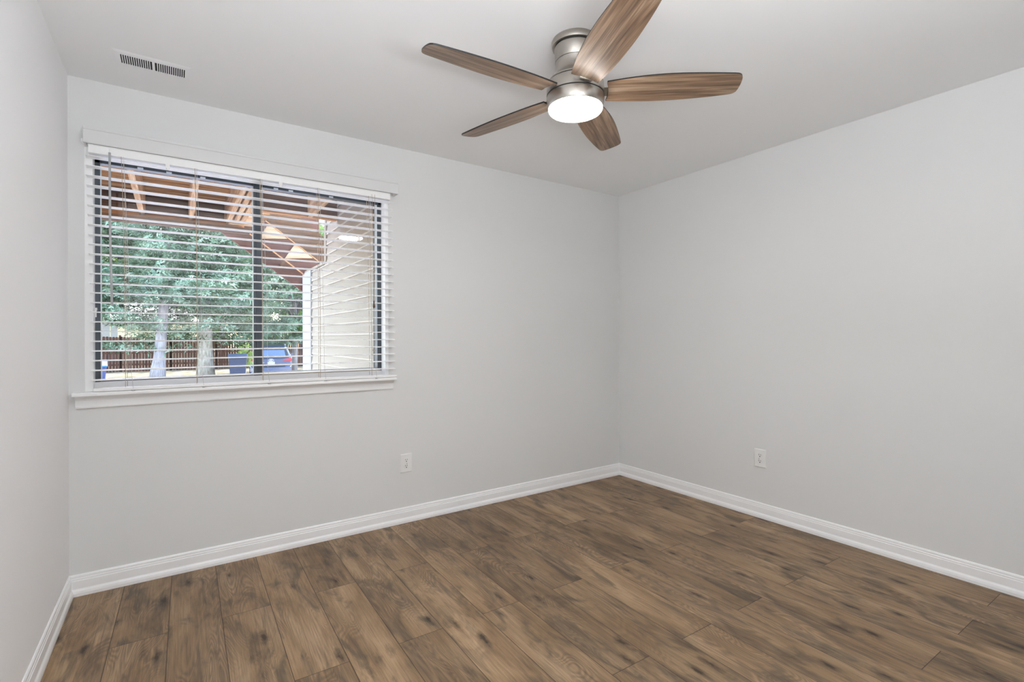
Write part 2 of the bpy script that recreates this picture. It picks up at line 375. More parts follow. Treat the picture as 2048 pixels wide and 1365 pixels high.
# ------------------------------------------------------------------ venetian blind
BX, BZ = -2.82, 2.12
bl = empty('venetian_blind', (BX, -.03, BZ), 'white wooden venetian blind, slats open, hanging over the window', 'blind')
bsh = (-BX, .03, -BZ)
def Bp(name, mb, m, parent=None, **k): return link(name, MBshift(mb, bsh), m, parent=parent or bl, **k)
va = MB(); va.box(-3.577, -2.052, -.072, -.062, 2.118, 2.192)
va.box(-3.577, -3.567, -.066, -.030, 2.118, 2.192); va.box(-2.062, -2.052, -.066, -.004, 2.118, 2.192)
va.prism([(-.076, 2.180), (-.072, 2.180), (-.072, 2.192), (-.076, 2.192)], 'x', -3.577, -2.052)
Bp('valance', va, 'valance', bevel=.002)
Bp('valance_clip', MB().box(-3.590, -3.577, -.020, -.012, 2.135, 2.150).box(-3.585, -3.572, -.055, -.012, 2.124, 2.134), 'white', bevel=.001)
Bp('headrail', MB().box(-3.560, -2.100, -.058, -.004, 2.078, 2.116).box(-3.560, -2.100, -.060, -.056, 2.112, 2.117), 'white', bevel=.0015)
NS = 24
for i in range(NS):
    k = i/(NS-1); zc = 2.066+(1.012-2.066)*k
    x0 = -3.571+.020*k; x1 = -2.088+.020*k
    cr = [(-.0275, 0), (-.014, .0022), (0, .003), (.014, .0022), (.0275, 0)]; tilt = math.radians(1.0+.5*math.sin(i*1.7))
    pts = []
    for y_, z_ in cr: pts.append((-.032+y_*math.cos(tilt), zc+z_+y_*math.sin(tilt)))
    pts += [(y_, z_-.0028) for y_, z_ in reversed(pts)]
    Bp('slat', MB().prism(pts, 'x', x0, x1), 'white', smooth=False)
Bp('bottom_rail', MB().box(-3.545, -2.058, -.058, -.006, .957, .972), 'white', bevel=.003)
def swag(x0, x1, z0, z1, y, n=9, r=.0009, mb=None):
    mb = mb or MB(); pts = []
    for i in range(n):
        t = i/(n-1); pts.append((x0+(x1-x0)*t+.004*math.sin(t*math.pi), y, z0+(z1-z0)*t))
    return mb.tube(pts, r, 6)
for xa, xb in ((-3.437, -3.424), (-3.140, -3.134), (-2.838, -2.826), (-2.537, -2.526), (-2.238, -2.222)):
    lad = MB(); swag(xa, xb, 2.08, .974, -.0605, mb=lad, r=.0012); swag(xa+.004, xb+.004, 2.08, .974, -.0035, mb=lad, r=.0012)
    Bp('ladder_cord', lad, 'cord')
    Bp('lift_cord', swag(xa+.008, xb+.022, 2.08, 1.05, -.0615, r=.0009).tube([(xb+.022, -.0615, 1.05), (xb+.030, -.062, .965)], .0009, 6), 'cordw')
    Bp('rail_button', MB().lathe([(.0001, .953), (.007, .953), (.008, .958), (.0001, .958)], 16, c=(xb+.030, -.056, 0)), 'wand')
wd = MB(); wd.tube([(-3.479, -.083, 2.084), (-3.478, -.084, 1.7), (-3.472, -.085, 1.363)], .0052, 6); Bp('tilt_wand', wd, 'wand')
Bp('wand_hook', MB().tube([(-3.479, -.058, 2.108), (-3.479, -.078, 2.106), (-3.479, -.083, 2.096), (-3.479, -.083, 2.082)], .0022, 8), 'white')
pc = MB(); swag(-2.222, -2.213, 2.09, 1.43, -.072, mb=pc); swag(-2.205, -2.211, 2.09, 1.43, -.074, mb=pc)
pcd = Bp('pull_cord', pc, 'cord')
Bp('tassel', MB().lathe([(.0008, 1.437), (.0035, 1.434), (.0045, 1.425), (.003, 1.420), (.006, 1.412), (.0075, 1.400), (.006, 1.392), (.001, 1.390)], 20, c=(-2.212, -.073, 0)), 'tassel', smooth=True, parent=pcd)
for xk in (-3.255, -2.735):
    Bp('headrail_clip', MB().box(xk-.009, xk+.009, -.059, -.048, 2.060, 2.080).tube([(xk, -.055, 2.060), (xk, -.055, 2.052)], .007, 12), 'white', bevel=.001)

# ------------------------------------------------------------------ small things on the walls
s_ = tag(link('wall_screw', MB().lathe([(.0003, -.003), (.0032, -.003), (.0032, -.0005), (.002, 0)], 16), 'chrome', loc=(-2.831, -.001, 2.205), rot=(math.radians(-90), 0, 0)),
         'tiny dark screw head in the wall just above the blind valance', 'screw')
def outlet(loc, rz, label):
    o = empty('wall_outlet', loc, label, 'outlet', 'duplex wall outlets', rz)
    pl = MB(); w_, h_ = .040, .0600
    pl.prism([(-w_, -h_), (w_, -h_), (w_, h_), (-w_, h_)], 'y', 0, -.004)
    k = len(pl.v); pl.add([(-w_, -.004, -h_), (w_, -.004, -h_), (w_, -.004, h_), (-w_, -.004, h_), (-w_+.004, -.0062, -h_+.004), (w_-.004, -.0062, -h_+.004), (w_-.004, -.0062, h_-.004), (-w_+.004, -.0062, h_-.004)],
           [(0, 1, 5, 4), (1, 2, 6, 5), (2, 3, 7, 6), (3, 0, 4, 7), (4, 5, 6, 7)])
    link('cover_plate', pl, 'plate', parent=o)
    for s in (1, -1):
        rc = MB(); pts = [(.0165*math.cos(a), s*.0195+.0145*max(-.82, min(.82, math.sin(a)))) for a in [2*math.pi*q/32 for q in range(32)]]
        rc.prism(pts, 'y', -.0055, -.0085)
        r_ = link('receptacle', rc, 'plate', parent=o, bevel=.0006)
        sb = MB(); sb.box(-.0072, -.0048, -.0088, -.0082, s*.0195-.001, s*.0195+.009); sb.box(.0048, .0070, -.0088, -.0082, s*.0195, s*.0195+.0078)
        sb.prism([(.0033*math.cos(a), s*.0195-.0075+.0033*math.sin(a)) for a in [2*math.pi*q/14 for q in range(14)]], 'y', -.0082, -.0088)
        link('slots', sb, 'slot', parent=r_)
    link('plate_screw', MB().lathe([(.0002, -.0072), (.0028, -.0070), (.0031, -.0058)], 14), 'chrome', parent=o, rot=(math.radians(-90), 0, 0)).location = (0, -.0134, 0)
    return o
outlet((-1.978, 0, .386), 0, 'white duplex outlet low on the wall under the window\'s right end')
outlet((0, -1.271, .395), math.radians(-90), 'white duplex outlet low on the blank right-hand wall')

# ceiling register
VX0, VX1, VY0, VY1 = -3.449, -3.158, -.394, -.258
vt = empty('ceiling_vent', ((VX0+VX1)/2, (VY0+VY1)/2, H), 'white ceiling air register with a row of black slots above the window', 'vent')
cx_, cy_ = (VX0+VX1)/2, (VY0+VY1)/2
gx0, gx1, gy0, gy1 = -3.421, -3.183, -.362, -.276
a_, b_, z0, z1 = [(VX0-cx_, VY0-cy_), (VX1-cx_, VY0-cy_), (VX1-cx_, VY1-cy_), (VX0-cx_, VY1-cy_)], [(gx0-cx_, gy0-cy_), (gx1-cx_, gy0-cy_), (gx1-cx_, gy1-cy_), (gx0-cx_, gy1-cy_)], 0, -.005
fm = MB(); mid = [(p[0]+(q[0]-p[0])*.4, p[1]+(q[1]-p[1])*.4) for p, q in zip(a_, b_)]
v = [(*p, 0) for p in a_]+[(*p, -.0035) for p in mid]+[(*p, -.0042) for p in b_]+[(*p, -.001) for p in b_]
fc = []
for i in range(4):
    k = (i+1) % 4; fc += [(i, k, 4+k, 4+i), (4+i, 4+k, 8+k, 8+i), (8+i, 8+k, 12+k, 12+i)]
fm.add(v, fc); link('vent_frame', fm, 'ceiling', parent=vt)
link('vent_duct', MB().box(b_[0][0], b_[1][0], b_[0][1], b_[2][1], -.0015, -.0008), 'slot', parent=vt)
gr = MB(); n_ = 28; gap_mid = .012; wv = (gx1-gx0-gap_mid)/n_
for i in range(n_+1):
    if i == n_//2: continue
    x = b_[0][0]+i*wv+(gap_mid if i > n_//2 else 0)
    gr.bar((x-.0005, b_[0][1], -.0035), (x-.0005, b_[2][1], -.0035), wv*.42, .002, up=(.15, 0, 1))
xm = b_[0][0]+(n_//2)*wv; gr.box(xm, xm+gap_mid-.002, b_[0][1], b_[2][1], -.006, -.002)
link('louvre_grille', gr, 'ceiling', parent=vt)
lv = MB()
for q in (.3, .55): lv.box(b_[1][0]-.008, b_[1][0]-.004, b_[0][1]+.08*q, b_[0][1]+.08*q+.004, -.0065, -.006)
link('damper_lever', lv, 'slot', parent=vt)

# ------------------------------------------------------------------ ceiling fan
CX, CY = -1.842, -1.518
fan = empty('ceiling_fan', (CX, CY, H), 'five-blade flush-mount ceiling fan, brushed nickel with weathered-oak blades and lit lamp', 'ceiling fan')
def hz(z): return z-H
link('ceiling_mount', MB().lathe([(.088, 0), (.0955, hz(2.4385)), (.0975, hz(2.434)), (.0972, hz(2.420)), (.0950, hz(2.413)), (.086, hz(2.413))], 96), 'nickel', parent=fan, smooth=True, auto=35)
link('mount_seam', MB().lathe([(.080, hz(2.416)), (.0845, hz(2.4165)), (.0845, hz(2.406)), (.080, hz(2.406))], 64), 'gapblack', parent=fan, smooth=True)
link('neck', MB().lathe([(.0845, hz(2.409)), (.0868, hz(2.406)), (.0835, hz(2.352)), (.0825, hz(2.3505)), (.0815, hz(2.352))], 96), 'nickel', parent=fan, smooth=True, auto=35)
link('motor_housing', MB().lathe([(.0800, hz(2.3500)), (.0820, hz(2.3490)), (.0795, hz(2.335)), (.0790, hz(2.322)), (.0815, hz(2.308)), (.088, hz(2.296)), (.098, hz(2.284)), (.108, hz(2.275)), (.1125, hz(2.270)), (.1125, hz(2.266)), (.105, hz(2.266))], 96), 'nickel', parent=fan, smooth=True, auto=50)
link('housing_seam', MB().lathe([(.10, hz(2.268)), (.1105, hz(2.267)), (.1105, hz(2.259)), (.10, hz(2.259))], 64), 'gapblack', parent=fan, smooth=True)
link('blade_drum', MB().lathe([(.105, hz(2.261)), (.1165, hz(2.260)), (.1185, hz(2.257)), (.1195, hz(2.2115)), (.110, hz(2.2115))], 96), 'nickel', parent=fan, smooth=True, auto=35)
link('drum_seam', MB().lathe([(.10, hz(2.2125)), (.1172, hz(2.212)), (.1172, hz(2.2055)), (.10, hz(2.2055))], 64), 'gapblack', parent=fan, smooth=True)
lr = link('light_ring', MB().lathe([(.11, hz(2.207)), (.1190, hz(2.2065)), (.1197, hz(2.204)), (.1180, hz(2.178)), (.1155, hz(2.164)), (.1120, hz(2.1600)), (.107, hz(2.161))], 96), 'nickel', parent=fan, smooth=True, auto=35)
link('lamp_lens', MB().lathe([(.103, hz(2.164)), (.1105, hz(2.1600)), (.1110, hz(2.153)), (.107, hz(2.148)), (.094, hz(2.1445)), (.06, hz(2.1425)), (.02, hz(2.1420))], 96), 'lens', parent=fan, smooth=True)
# blade outline: (radius, half-width on the +side), then the -side
def spline(pts, n=6):
    out = []
    P = [Vector(p) for p in pts]; P = [P[0]*2-P[1]]+P+[P[-1]*2-P[-2]]
    for i in range(1, len(P)-2):
        for j_ in range(n):
            t = j_/n; a, b, c, d = P[i-1:i+3]
            out.append(tuple(.5*((2*b)+(c-a)*t+(2*a-5*b+4*c-d)*t*t+(3*b-a-3*c+d)*t**3)))
    out.append(tuple(pts[-1])); return out
plus = spline([(.129, .046), (.20, .0525), (.30, .0555), (.42, .0525), (.54, .042), (.628, .030), (.648, .024)])
tip = spline([(.648, .024), (.657, .012), (.660, -.020), (.657, -.055), (.650, -.075), (.638, -.085), (.620, -.0885)], 5)
minus = spline([(.620, -.0885), (.54, -.094), (.42, -.0985), (.32, -.096), (.22, -.085), (.125, -.068)])
root = [(math.sqrt(.138**2-w_*w_)-.004*(1-abs(w_)/.07), w_) for w_ in (-.055, -.035, -.01, .015, .035)]
outline = plus+tip[1:]+minus[1:]+root
def clean(pts):
    o = [pts[0]]
    for p in pts[1:]:
        if (Vector(p)-Vector(o[-1])).length > .001: o.append(p)
    return o
outline = clean(outline)
for k in range(5):
    ang = math.radians(178.226)-k*2*math.pi/5
    mb = MB(); n = len(outline)
    mb.prism(outline, 'z', -.003, .003)
    mb.mi[0] = 0; mb.mi[1] = 0
    for q in range(2, len(mb.mi)): mb.mi[q] = 1
    blo = link('blade', mb, ['blade', 'blade_edge'], parent=fan, bevel=.0)
    blo.location = (0, 0, 2.221-H); blo.rotation_euler = (-.214, 0, ang)
    # every blade has its own stretch of grain
    arm = MB(); arm.prism([(.09, -.028), (.125, -.030), (.185, -.020), (.185, .012), (.125, .024), (.09, .022)], 'z', .0031, .0065)
    link('blade_bracket', arm, 'nickel', parent=blo, bevel=.001)

# ================================================================== outdoors
GZ = -.80
MT['asphalt'] = varied('asphalt', [(.3, (.17, .17, .19)), (.6, (.26, .26, .29)), (.8, (.36, .35, .36))], nscale=3, rough=.9, detail=8)
MT['lawn'] = varied('dry_grass_leaf_litter', [(.34, (.05, .06, .025)), (.46, (.10, .095, .06)), (.56, (.20, .17, .13)), (.70, (.36, .31, .22))], nscale=1.6, rough=1, detail=9)
sobj('ground', MB().box(-60, 60, .20, 23.5, GZ-.2, GZ), 'asphalt', 'grey asphalt parking area outside')
sobj('ground_lawn', MB().box(-60, 60, 23.5, 110, GZ-.2, GZ+.04), 'lawn', 'dry grass strip in front of the fence')
# house wall base
sobj('wall_outside_base', MB().box(XL-.12, .12, .0, .20, GZ, 0), 'wall', 'foundation under the window wall')

# --- siding wall that runs out from the house on the right
MT['siding'] = varied('cream_siding', [(.3, (.285, .243, .190)), (.7, (.32, .277, .222))], nscale=2, rough=.55)
MT['sidinglip_lit'] = plain('siding_butt_edge_lit', (.50, .46, .40), .5)  # lap edges lightened in colour to imitate light bounced up from the ground
MT['sidetrim'] = plain('siding_trim', (.33, .335, .36), .5)
SX = -1.95
def laps(y0, y1, z0, z1, e=.1016):
    pts = [(SX+.10, z0)]; z = z0
    while z < z1-.001:
        zt = min(z+e, z1); pts += [(SX-.008, z), (SX-.008, z+.008), (SX+.004, zt)]; z = zt
    pts.append((SX+.10, z1))
    mb = MB().prism(pts, 'y', y0, y1)
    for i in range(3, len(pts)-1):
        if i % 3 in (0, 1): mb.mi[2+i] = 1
    return mb
sw = struct(empty('wall_siding', (SX, 1.6, GZ), 'cream lap-siding wall running out from the house', 'wall')); del sw['category']
link('lap_siding', MBshift(laps(.16, 2.19, GZ, 2.547), (-SX, -1.6, -GZ)), ['siding', 'sidinglip_lit'], parent=sw)
link('low_lap_siding', MBshift(laps(2.19, 3.14, GZ, 1.965), (-SX, -1.6, -GZ)), ['siding', 'sidinglip_lit'], parent=sw)
link('wall_cap', MBshift(MB().box(SX-.012, SX+.11, 2.14, 3.20, 1.965, 1.990), (-SX, -1.6, -GZ)), 'siding', parent=sw)
link('corner_board', MBshift(MB().box(SX-.014, SX+.11, 2.13, 2.195, 1.99, 2.45), (-SX, -1.6, -GZ)), 'siding', parent=sw, bevel=.002)
link('end_board', MBshift(MB().box(SX-.018, SX+.115, 2.80, 3.22, GZ, 1.97), (-SX, -1.6, -GZ)), 'sidetrim', parent=sw, bevel=.003)

# --- deck above the window
MT['deck'] = grain('deck_underside', (.10, .045, .020), (.36, .18, .075), (.64, .40, .20), 0, 60, .8, 1.2, .45, .1)
MT['joist'] = grain('joist_pine', (.30, .16, .08), (.52, .33, .19), (.70, .50, .33), 1, 70, .8, 1.2, .5, .1)
MT['beam'] = grain('beam_brown', (.07, .038, .022), (.13, .072, .042), (.21, .12, .07), 0, 60, .8, 1.0, .4, .1)
MT['ledger'] = grain('orange_board', (.40, .18, .07), (.60, .31, .14), (.75, .45, .24), 0, 60, .75, 1.0, .4, .1)
MT['redwood'] = grain('red_stain', (.085, .038, .028), (.135, .062, .045), (.18, .088, .062), 0, 40, .7, 1.5, .25, .15, rings=False)
MT['rawwood'] = grain('raw_fir', (.34, .19, .10), (.62, .42, .25), (.78, .58, .38), 0, 30, .75, 1.6, .5, .1)
dk = empty('deck', (-3.2, 1.6, 2.31), 'brown wooden deck over the window, joists and boards seen from below', 'deck')
ds = (3.2, -1.6, -2.31)
def Dp(name, mb, m, **k): return link(name, MBshift(mb, ds), m, parent=dk, **k)
rnd = random.Random(3)
y = .17
boards = []
while y < 2.74:
    boards.append(y); y += .146
for yb in boards:
    o = Dp('deck_board', MB().box(-6.4, -1.86 if yb < 1.62 else -2.66, yb, yb+.139, 2.547, 2.573), 'deck')
for xj in (-5.12, -4.71, -4.30, -3.885, -3.468, -3.100, -2.800, -2.745, -2.690, -2.203):
    Dp('joist', MB().box(xj-.019, xj+.019, .17, 2.60 if xj < -2.6 else 1.72, 2.312, 2.547), 'joist')
Dp('header_joist', MB().box(-2.66, -1.96, 1.72, 1.76, 2.355, 2.547), 'beam')
Dp('header_strip', MB().box(-2.66, -1.96, 1.72, 1.765, 2.312, 2.355), 'ledger')
Dp('beam', MB().box(-6.4, -2.62, 2.36, 2.45, 2.230, 2.280), 'beam')
Dp('ledger_board', MB().box(-6.4, -2.66, 2.455, 2.49, 2.272, 2.335), 'ledger')
Dp('rim_board', MB().box(-6.4, -2.66, 2.60, 2.64, 2.33, 2.573), 'beam')
Dp('blocking', MB().box(-2.80, -2.60, 2.30, 2.36, 2.295, 2.40), 'rawwood')
Dp('post', MB().box(-5.9, -5.76, 2.44, 2.58, GZ, 2.23), 'beam')

# --- stairs from the deck
stt = empty('staircase', (-2.2, 3.15, 2.0), 'reddish-brown wooden outdoor stairs dropping behind the cream siding wall', 'stairs')
ss = (2.2, -3.15, -2.0)
def Sp(name, mb, m, **k): return link(name, MBshift(mb, ss), m, parent=stt, **k)
dz = -.733
def line_lo(x): return 2.406+dz*(x+2.581)
def line_up(x): return 2.531-.722*(x+2.367)
xa, xb = -2.95, -.9
Sp('stringer', MB().prism([(xa, line_lo(xa)), (xb, line_lo(xb)), (xb, line_up(xb)), (xa, line_up(xa))], 'y', 3.15, 3.19), 'redwood')
Sp('edge_strip', MB().bar((xa, 3.145, line_up(xa)), (xb, 3.145, line_up(xb)), .02, .010), 'ledger')
Sp('edge_strip', MB().bar((xa, 3.145, line_lo(xa)), (xb, 3.145, line_lo(xb)), .02, .010), 'ledger')
for i in range(-1, 5):
    ox = .278*i; oz = -.2003*i
    Sp('tread_block', MB().prism([(-2.345+ox, line_up(-2.345+ox)-.012), (-2.455+ox, 2.325+oz), (-2.150+ox, line_up(-2.150+ox)-.018)], 'y', 3.125, 3.15), 'rawwood')
    Sp('tread', MB().box(-2.36+ox, -2.06+ox, 3.19, 4.05, line_up(-2.2+ox)-.06, line_up(-2.2+ox)-.02), 'beam')
Sp('stringer', MB().prism([(xa, line_lo(xa)), (xb, line_lo(xb)), (xb, line_up(xb)), (xa, line_up(xa))], 'y', 4.05, 4.09), 'redwood')
# skirt of horizontal boards above the near stringer
for i in range(14):
    zt = 3.08-i*.092; zb = zt-.088
    def xr(z): return -1.995-(z-2.65)/.80
    def xl(z): return -2.367-(z-2.531)/.722+.0
    p = [(xl(zb), zb), (min(xr(zb), -.9), zb), (min(xr(zt), -.9), zt), (xl(zt), zt)]
    Sp('skirt_board', MB().prism(p, 'y', 3.205, 3.225), 'beam')
Sp('guard_panel', MB().prism([(-2.30, 2.86), (-1.765, 2.43), (-1.765, 3.1), (-2.30, 3.1)], 'y', 3.26, 3.285), 'redwood')
Sp('landing', MB().box(-3.0, -2.40, 2.66, 3.20, 2.50, 2.54), 'deck')

# --- fence across the back
MT['fence'] = varied('fence_redbrown', [(.3, (.040, .016, .012)), (.5, (.075, .032, .024)), (.7, (.125, .060, .04))], scale=(3, 3, .35), nscale=2.2, rough=.85, detail=6)
fe = empty('fence', (-1.5, 34, GZ), 'tall red-brown dog-eared picket fence behind the trees', 'fence')
rf = random.Random(5)
for pnl in range(13):
    x0 = -15.6+pnl*2.42
    pk = MB(); x = x0
    while x < x0+2.40:
        h = 2.10+rf.uniform(-.025, .025); w_ = .135
        pk.prism([(x+1.5, 0.03), (x+1.5+w_, 0.03), (x+1.5+w_, h-.04), (x+1.5+w_-.03, h), (x+1.5+.03, h), (x+1.5, h-.04)], 'y', 0, .02); x += w_+rf.uniform(.006, .016)
    link('picket_panel', pk, 'fence', parent=fe)
    link('post', MB().box(x0+1.5-.05, x0+1.5+.05, .02, .12, 0, 2.2), 'fence', parent=fe)
    rl = MB()
    for z_ in (.4, 1.1, 1.8): rl.box(x0+1.5, x0+1.5+2.42, .02, .06, z_, z_+.09)
    link('rail', rl, 'fence', parent=fe)

# --- house behind the fence
MT['cream'] = plain('cream_wall', (.74, .66, .50), .8)
MT['paleroof'] = plain('pale_roof', (.62, .56, .54), .9)
MT['darkpane'] = plain('dark_pane', (.10, .12, .10), .15)
hs = empty('house', (-4.6, 46, GZ), 'cream house with a pale roof, seen past the fence', 'house')
hp = MB(); hp.box(-2.8, 3.2, 0, 6, 0, 3.5)
link('wall', hp, 'cream', parent=hs)
link('wall', MB().box(-5.6, -2.8, 1.0, 6, 0, 3.2), 'sidetrim', parent=hs)
link('roof', MB().prism([(-.5, 3.45), (3.0, 5.0), (6.5, 3.45), (6.5, 3.35), (-.5, 3.35)], 'x', -3.2, 3.6), 'paleroof', parent=hs)
wn_ = link('window', MB().box(-1.05, -.50, -.04, 0, 2.45, 3.15), 'darkpane', parent=hs)
wf_ = MB()
for q in (2.45, 2.68, 2.91, 3.12): wf_.box(-1.08, -.47, -.06, -.03, q, q+.035)
link('window_bar', wf_, 'cream', parent=wn_)
link('door', MB().box(-2.75, -2.35, -.03, 0, .1, 3.05), 'sidetrim', parent=hs)

# --- trees
def leaf_mat(name, cols, trans, nscale=.9, rough=.6):
    m = bpy.data.materials.new(name); m.use_nodes = True; nt = m.node_tree; nt.nodes.clear()
    out = N(nt, 'ShaderNodeOutputMaterial'); df = N(nt, 'ShaderNodeBsdfDiffuse'); tl = N(nt, 'ShaderNodeBsdfTranslucent'); mx = N(nt, 'ShaderNodeMixShader')
    nz = noise(nt, objco(nt), nscale, 5, .65)
    c = ramp(nt, nz.outputs[0], cols)
    L(nt, c, df.inputs[0]); L(nt, c, tl.inputs[0]); mx.inputs[0].default_value = trans
    L(nt, df.outputs[0], mx.inputs[1]); L(nt, tl.outputs[0], mx.inputs[2]); L(nt, mx.outputs[0], out.inputs[0]); return m
MT['spruce'] = leaf_mat('blue_spruce_needles', [(.36, (.022, .038, .018)), (.46, (.10, .15, .085)), (.54, (.22, .32, .235)), (.64, (.46, .57, .44))], .25, 1.5)
MT['leafgreen'] = leaf_mat('broad_leaves', [(.30, (.07, .15, .04)), (.5, (.17, .30, .10)), (.7, (.34, .44, .15))], .5, 1.2)
MT['leafyellow'] = leaf_mat('sunny_leaves', [(.30, (.16, .24, .06)), (.5, (.34, .42, .13)), (.7, (.55, .58, .26))], .5, 1.2)
MT['bark'] = varied('grey_bark', [(.3, (.20, .17, .17)), (.6, (.34, .31, .33)), (.8, (.46, .43, .44))], scale=(5, 5, .8), nscale=3, rough=.95, detail=6)
MT['barkpale'] = varied('pale_bark', [(.3, (.26, .21, .16)), (.6, (.48, .43, .38)), (.8, (.62, .58, .54))], scale=(4, 4, 1.2), nscale=3, rough=.95, detail=6)
def mesh_quads(name, V, parent, m):
    """V: (n,4,3) corner array"""
    n = len(V); me = bpy.data.meshes.new(name)
    me.vertices.add(n*4); me.loops.add(n*4); me.polygons.add(n)
    me.vertices.foreach_set('co', V.reshape(-1).astype(np.float32))
    me.loops.foreach_set('vertex_index', np.arange(n*4, dtype=np.int32))
    me.polygons.foreach_set('loop_start', np.arange(0, n*4, 4, dtype=np.int32)); me.polygons.foreach_set('loop_total', np.full(n, 4, np.int32))
    me.materials.append(MT[m]); me.update(calc_edges=True)
    o = bpy.data.objects.new(name, me); COL.objects.link(o); o.parent = parent; return o
def blades(P, D, Ln, W, rs):
    """kite-shaped leaves from base P along D"""
    n = len(P); D = D/np.linalg.norm(D, axis=1, keepdims=True)
    A = rs.normal(size=(n, 3)); S = np.cross(D, A); S /= np.linalg.norm(S, axis=1, keepdims=True)+1e-9
    Ln = np.asarray(Ln).reshape(-1, 1); W = np.asarray(W).reshape(-1, 1)
    return np.stack([P, P+D*Ln*.45+S*W/2, P+D*Ln, P+D*Ln*.45-S*W/2], 1)
def spruce(loc, height, radius, zlow, label, seed, nb=150, bark='barkpale', lean=(0, 0), trunk_r=.26):
    rs = np.random.RandomState(seed)
    t = empty('spruce_tree', loc, label, 'tree', 'spruce trees by the fence')
    pts = [(lean[0]*(1-q)**2, lean[1]*(1-q), height*q) for q in np.linspace(0, 1, 12)]
    link('trunk', MB().tube(pts, [trunk_r*(1-.9*q)+(.10 if q == 0 else 0) for q in np.linspace(0, 1, 12)], 14), bark, parent=t, smooth=True)
    P = []; D = []; Ln = []; W = []; bw = MB()
    for i in range(nb):
        h = zlow+(height*.97-zlow)*(i+rs.rand())/nb; a = rs.rand()*6.283
        Lb = radius*(1-(h-zlow)/(height-zlow))**.75*(.75+.35*rs.rand())+.2
        dx, dy = math.cos(a), math.sin(a); m_ = max(8, int(Lb*16))
        droop = .02+.20*rs.rand()
        path = []
        for k in range(m_):
            s = (k+.5)/m_; r = Lb*s; z = h-droop*Lb*s+.22*Lb*s*s*s
            path.append((dx*r, dy*r, z))
            if s < .22: continue
            nt_ = 3
            for q in range(nt_):
                side = (q-1)*(.25+.50*(1-s))*Lb*.42*rs.uniform(.4, 1.0)
                c = np.array([dx*r-dy*side, dy*r+dx*side, z-abs(side)*.30+rs.normal()*.05])
                dirv = np.array([dx*.8-dy*np.sign(q-1)*.7, dy*.8+dx*np.sign(q-1)*.7, -.12])
                for e in range(5):
                    P.append(c+rs.normal(size=3)*.05); D.append(dirv+rs.normal(size=3)*.65); Ln.append(rs.uniform(.12, .26)); W.append(rs.uniform(.030, .065))
        if i % 2 == 0: bw.tube([(0, 0, h)]+path[::4], [.035]+[.022*(1-.8*q/len(path[::4])) for q in range(len(path[::4]))], 5)
    link('branches', bw, 'bark', parent=t)
    mesh_quads('foliage', blades(np.array(P), np.array(D), Ln, W, rs), t, 'spruce'); return t
def broadleaf(name, loc, height, radius, zlow, label, seed, n=26000, m='leafgreen', leaf=.16, trunk_r=.2, group=None, cat='tree', squash=1.0):
    rs = np.random.RandomState(seed); t = empty(name, loc, label, cat, group)
    cz = (zlow+height)/2; hz_ = (height-zlow)/2
    C_ = []; tw = MB(); tw.tube([(0, 0, 0), (.05, 0, zlow), (0, .1, cz), (0, 0, height*.8)], [trunk_r, trunk_r*.8, trunk_r*.5, trunk_r*.15], 10)
    for i in range(46):
        v = rs.normal(size=3); v /= np.linalg.norm(v); v *= rs.uniform(.45, 1.0)
        c = np.array([v[0]*radius, v[1]*radius*squash, cz+v[2]*hz_]); C_.append((c, rs.uniform(.18, .34)*radius))
        tw.tube([(0, 0, max(zlow*.8, cz-hz_*.6)), tuple(c*.5+np.array([0, 0, cz*.5])), tuple(c)], [trunk_r*.35, trunk_r*.18, .01], 5)
    P = []
    for c, r in C_:
        k = n//46; v = rs.normal(size=(k, 3)); v /= np.linalg.norm(v, axis=1, keepdims=True); v *= (rs.rand(k, 1)**.45)*r; v[:, 2] *= .75
        P.append(c+v)
    P = np.concatenate(P); D = rs.normal(size=P.shape)*.8+np.array([0, 0, -.35])
    k = len(P); link('trunk', tw, 'bark', parent=t, smooth=True)
    mesh_quads('foliage', blades(P, D, rs.uniform(.6, 1.2, k)*leaf, rs.uniform(.4, .7, k)*leaf, rs), t, m); return t
spruce((-2.0, 25.6, GZ), 15, 5.4, 2.05, 'large blue spruce with a pale straight trunk in front of the fence', 11, nb=200, trunk_r=.34)
spruce((-3.35, 23.8, GZ), 13, 4.2, 3.7, 'blue spruce on a leaning grey trunk left of the pale one', 12, nb=150, bark='bark', lean=(-.55, -.2), trunk_r=.25)
spruce((-7.6, 26.5, GZ), 14, 4.4, 3.7, 'blue spruce at the left edge of the window view', 13, nb=150, bark='bark', trunk_r=.26)
GB = 'leafy trees beyond the spruces'
broadleaf('leafy_tree', (2.6, 28.6, GZ), 11, 3.6, 1.2, 'green leafy tree above the blue car', 21, n=52000, group=GB)
broadleaf('leafy_tree', (7.5, 33.2, GZ), 12, 4.2, 1.8, 'green leafy tree mostly behind the siding wall', 22, n=20000, group=GB)
for i, (x, y, h, r, zl, mm, lb) in enumerate([
        (-14, 40, 13, 3.3, 1.6, 'leafyellow', 'sunlit yellow-green tree beyond the fence, far left'),
        (-7.4, 39, 11, 2.5, 2.8, 'leafyellow', 'sunlit tree beyond the fence left of the cream house'),
        (-.3, 40.5, 14, 3.0, 2.6, 'leafyellow', 'sunlit yellow-green tree beyond the fence behind the pale trunk'),
        (7.6, 41, 15, 3.2, 1.4, 'leafgreen', 'tall green tree beyond the fence behind the car'),
        (15.5, 42, 14, 3.2, 1.4, 'leafyellow', 'sunlit tree beyond the fence at the right')]):
    broadleaf('leafy_tree', (x, y, GZ), h, r, zl, lb, 30+i, n=17000, m=mm, leaf=.24, group=GB)
bk = []
